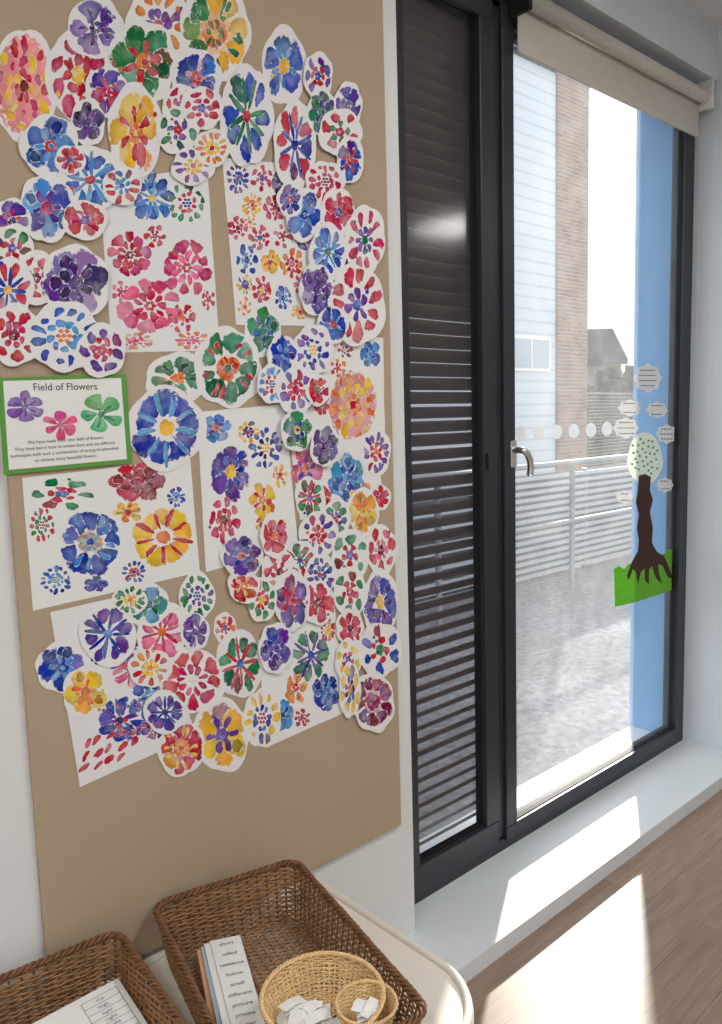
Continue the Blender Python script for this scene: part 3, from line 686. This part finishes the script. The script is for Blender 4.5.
def ln(a0,b0,a1,b1,w=.003):
    k=len(V); d=Vector((a1-a0,b1-b0)); d.normalize(); n_=Vector((-d.y,d.x))*w
    for s_,t_ in ((a0-n_.x,b0-n_.y),(a1-n_.x,b1-n_.y),(a1+n_.x,b1+n_.y),(a0+n_.x,b0+n_.y)):
        q=bil(sc_,s_,t_); V.append(atZ(q.x,q.y,zs+.0006)-o0)
    Fc.append((k,k+1,k+2,k+3))
for i in range(8): ln(.55,.10+i*.11,.94,.10+i*.11)
for i in (0,1): ln(.55+i*.39,.10,.55+i*.39,.87)
tb=newobj("ruled_table",V,Fc,M_inkg,None,loc=o0); par(tb,ps)
for i,w1 in enumerate(["the","high","light","right","night","might","sight"]):
    q=bil(sc_,.74,.155+.11*i); p=atZ(q.x,q.y,zs+.0007)
    pa=atZ(*sc_[0],zs); pb=atZ(*sc_[1],zs); an=math.atan2(pb.y-pa.y,pb.x-pa.x)
    text("printed_text",w1,.0135,Matrix.Translation(p)@Matrix.Rotation(an,4,'Z'),M_inkg,ps)
for i in range(32):
    a=1.0+random.random()*4.6; r=.01+random.random()*.068; ln_=random.uniform(.035,.058); wd=random.uniform(.010,.017)
    if i<25: cx3,cy3,cz=.908+r*math.cos(a)-.01,1.17+r*math.sin(a),BZ+.058+i*.0018
    else: cx3,cy3,cz=.955+random.uniform(-.015,.015),1.085+random.uniform(-.015,.015),BZ+.105+(i-25)*.0035; ln_*=.9
    V=[(-ln_/2,-wd,0),(0,-wd,.003),(ln_/2,-wd,0),(ln_/2,wd,.001),(0,wd,.004),(-ln_/2,wd,0)]
    V=V+[(x,y,z-.0005) for x,y,z in V]
    o=newobj("paper_slip",V,[(0,1,4,5),(1,2,3,4),(7,6,11,10),(8,7,10,9),(0,6,7,1),(1,7,8,2),(2,8,9,3),(3,9,10,4),(4,10,11,5),(5,11,6,0)],M_paper,None,loc=(cx3,cy3,cz))
    o.rotation_euler=(random.uniform(-.2,.2),random.uniform(-.2,.2),random.random()*6)
    thing(o,"small folded white paper slip in cane bowl","paper slip","paper slips in cane bowl")
# ------------------------------------------------------------ outside
struct(boxes("ground_outside",[(-40,80,2.09,90,-.25,-.05)],M_ground,origin=(0,0,-.05)),"grey tarmac playground outside","ground")
BD=empty("school_building",(8,9,-.05)); thing(BD,"white clad building with brown brick end across playground","building")
boxes("clad_wall",[(-8,5.3,0,6,0,8.1)],M_clad,BD); boxes("brick_end",[(5.3,6.35,-.05,6,0,8.15)],M_brick,BD)
boxes("roof_edge",[(-8.1,6.45,-.15,6.1,8.12,8.35)],M_roof,BD)
for (xa,xb,za,zb_) in [(3.9,5.1,2.6,3.25)]:
    w=boxes("window",[(xa,xb,-.03,.02,za,zb_)],M_white,BD); boxes("window_glass",[(xa+.06,(xa+xb)/2-.03,-.04,-.01,za+.06,zb_-.06),((xa+xb)/2+.03,xb-.06,-.04,-.01,za+.06,zb_-.06)],M_wglass,BD)
def house(loc,rot,hw,wh,rh,dep,label):
    E=empty("house",loc,rot); thing(E,label,"house","distant houses")
    boxes("house_wall",[(-hw,hw,0,dep,0,wh)],M_render,E)
    V=[(-hw,-.01,wh),(hw,-.01,wh),(0,-.01,wh+rh-.15),(-hw,.1,wh),(hw,.1,wh),(0,.1,wh+rh-.15)]
    newobj("gable",V,[(0,1,2),(5,4,3),(0,2,5,3),(1,4,5,2),(0,3,4,1)],M_render,E)
    o_=.35; V=[(-hw-o_,-.4,wh-.25),(0,-.4,wh+rh),(hw+o_,-.4,wh-.25),(hw+o_,-.4,wh-.7),(0,-.4,wh+rh-.5),(-hw-o_,-.4,wh-.7)]
    V+= [(x,dep+.3,z) for x,y,z in V]
    newobj("house_roof",V,[(0,1,4,5),(1,2,3,4),(11,10,7,6),(10,9,8,7),(0,6,7,1),(1,7,8,2),(2,8,9,3),(3,9,10,4),(4,10,11,5),(5,11,6,0)],M_roof,E)
house((62.5,37,-.05),math.radians(48),3.6,6.4,2.6,12,"distant house with dark pitched roof beyond hedge")
import bmesh
def hedge(name,loc,n,spread,rad,hgt,label):
    bm=bmesh.new()
    for i in range(n):
        xx=random.uniform(-spread,spread); top_=hgt*(.85+.12*math.sin(xx*1.3)+.07*math.sin(xx*4.1))
        m=Matrix.Translation((xx,random.uniform(-.7,.7),random.uniform(.1,1)*top_))@Matrix.Rotation(random.random()*3,4,'X')
        r=bmesh.ops.create_icosphere(bm,subdivisions=2,radius=rad*random.uniform(.5,1.2),matrix=m)
        for v in r['verts']: v.co+=Vector((random.uniform(-1,1),random.uniform(-1,1),random.uniform(-1,1)))*.35*rad
    me=bpy.data.meshes.new(name); bm.to_mesh(me); bm.free(); me.materials.append(M_leaf)
    o=bpy.data.objects.new(name,me); COL.objects.link(o); o.location=loc; thing(o,label,"hedge"); return o
h=hedge("hedge",(27.5,16.2,-.05),900,5.5,.26,3.4,"tall dark green hedge behind the school fence")
def railing(name,p0,dirv,n,sp,hgt,label,nb,group,m,rr=.03,wire=.008):
    E=empty(name,p0); E.rotation_euler[2]=math.atan2(dirv[1],dirv[0]); thing(E,label,"railing",group)
    Lh=n*sp
    V=[];Fc=[]; tube(V,Fc,[Vector((0,0,hgt)),Vector((Lh,0,hgt))],rr,10); newobj("top_rail",V,Fc,m,E,True)
    if nb:
        V=[];Fc=[]
        for i in range(nb): z=.12+(hgt-.22)*i/(nb-1); tube(V,Fc,[Vector((0,0,z)),Vector((Lh,0,z))],wire,5)
        newobj("wire_infill",V,Fc,m,E,True)
    V=[];Fc=[]; tube(V,Fc,[Vector((0,-.02,hgt*.55)),Vector((Lh,-.02,hgt*.55))],rr*.8,8); newobj("mid_rail",V,Fc,m,E,True)
    for i in range(n+1):
        V=[];Fc=[]; tube(V,Fc,[Vector((i*sp,0,0)),Vector((i*sp,0,hgt))],rr*.95,8,ref=Vector((1,0,0))); newobj("post",V,Fc,m,E,True)
    return E
railing("metal_railing",Vector((6.87-4,4.45,-.05)),(1,0),5,2.0,1.30,"galvanised tubular metal railing on playground",0,"railings",M_rail)
FE=empty("slatted_fence",(8,5.0,-.05)); thing(FE,"low grey fence of close horizontal slats behind railing","fence")
boxes("slats",[(-6,4.5,-.012,.012,.04+i*.075,.04+i*.075+.040) for i in range(15)],M_fslat,FE)
boxes("backing",[(-6,4.5,.06,.07,.02,1.14)],M_fback,FE)
for i in range(6): boxes("post",[(-6+i*2.0,-6+i*2.0+.05,.012,.06,0,1.16)],M_rail,FE)
railing("boundary_fence",Vector((14.7,11.2,-.05)),(.99,.10),9,2.4,2.3,"tall dark metal boundary fence before the hedge",24,"railings",M_fdark,.03,.030)
# ------------------------------------------------------------ lights
w=bpy.data.worlds.new("world"); S.world=w; w.use_nodes=True
bg=w.node_tree.nodes['Background']; bg.inputs[0].default_value=(.88,.94,1,1); bg.inputs[1].default_value=1.55
sl=bpy.data.lights.new("sun",'SUN'); sl.energy=11; sl.angle=.03; sl.color=(1,.94,.86)
so=bpy.data.objects.new("sun",sl); COL.objects.link(so)
el=math.radians(21); az=math.radians(59.5)
dv=Vector((-math.sin(az)*math.cos(el),-math.cos(az)*math.cos(el),-math.sin(el)))
so.rotation_euler=dv.to_track_quat('-Z','Y').to_euler()
for i,(x,y) in enumerate([(-1.2,-1.6),(1.6,-1.6),(-1.0,.1),(2.0,-.1),(5.54,-1.16)]):  # first four are unseen panels added as room fill; last mirrors in the glass
    E=empty("unseen_ceiling_light",(x,y,ZC)); thing(E,"unseen square white ceiling light panel lighting the room","ceiling light","ceiling lights")
    boxes("housing",[(-.32,.32,-.32,.32,-.03,0)],M_white,E)
    boxes("diffuser",[(-.29,.29,-.29,.29,-.034,-.03)],M_lamp,E)
    al=bpy.data.lights.new("unseen_panel_light",'AREA'); al.energy=25 if x<5 else 14; al.size=.58; al.color=(.99,.98,.97)
    ao=bpy.data.objects.new("unseen_panel_light",al); COL.objects.link(ao); ao.parent=E; ao.location=(0,0,-.045)
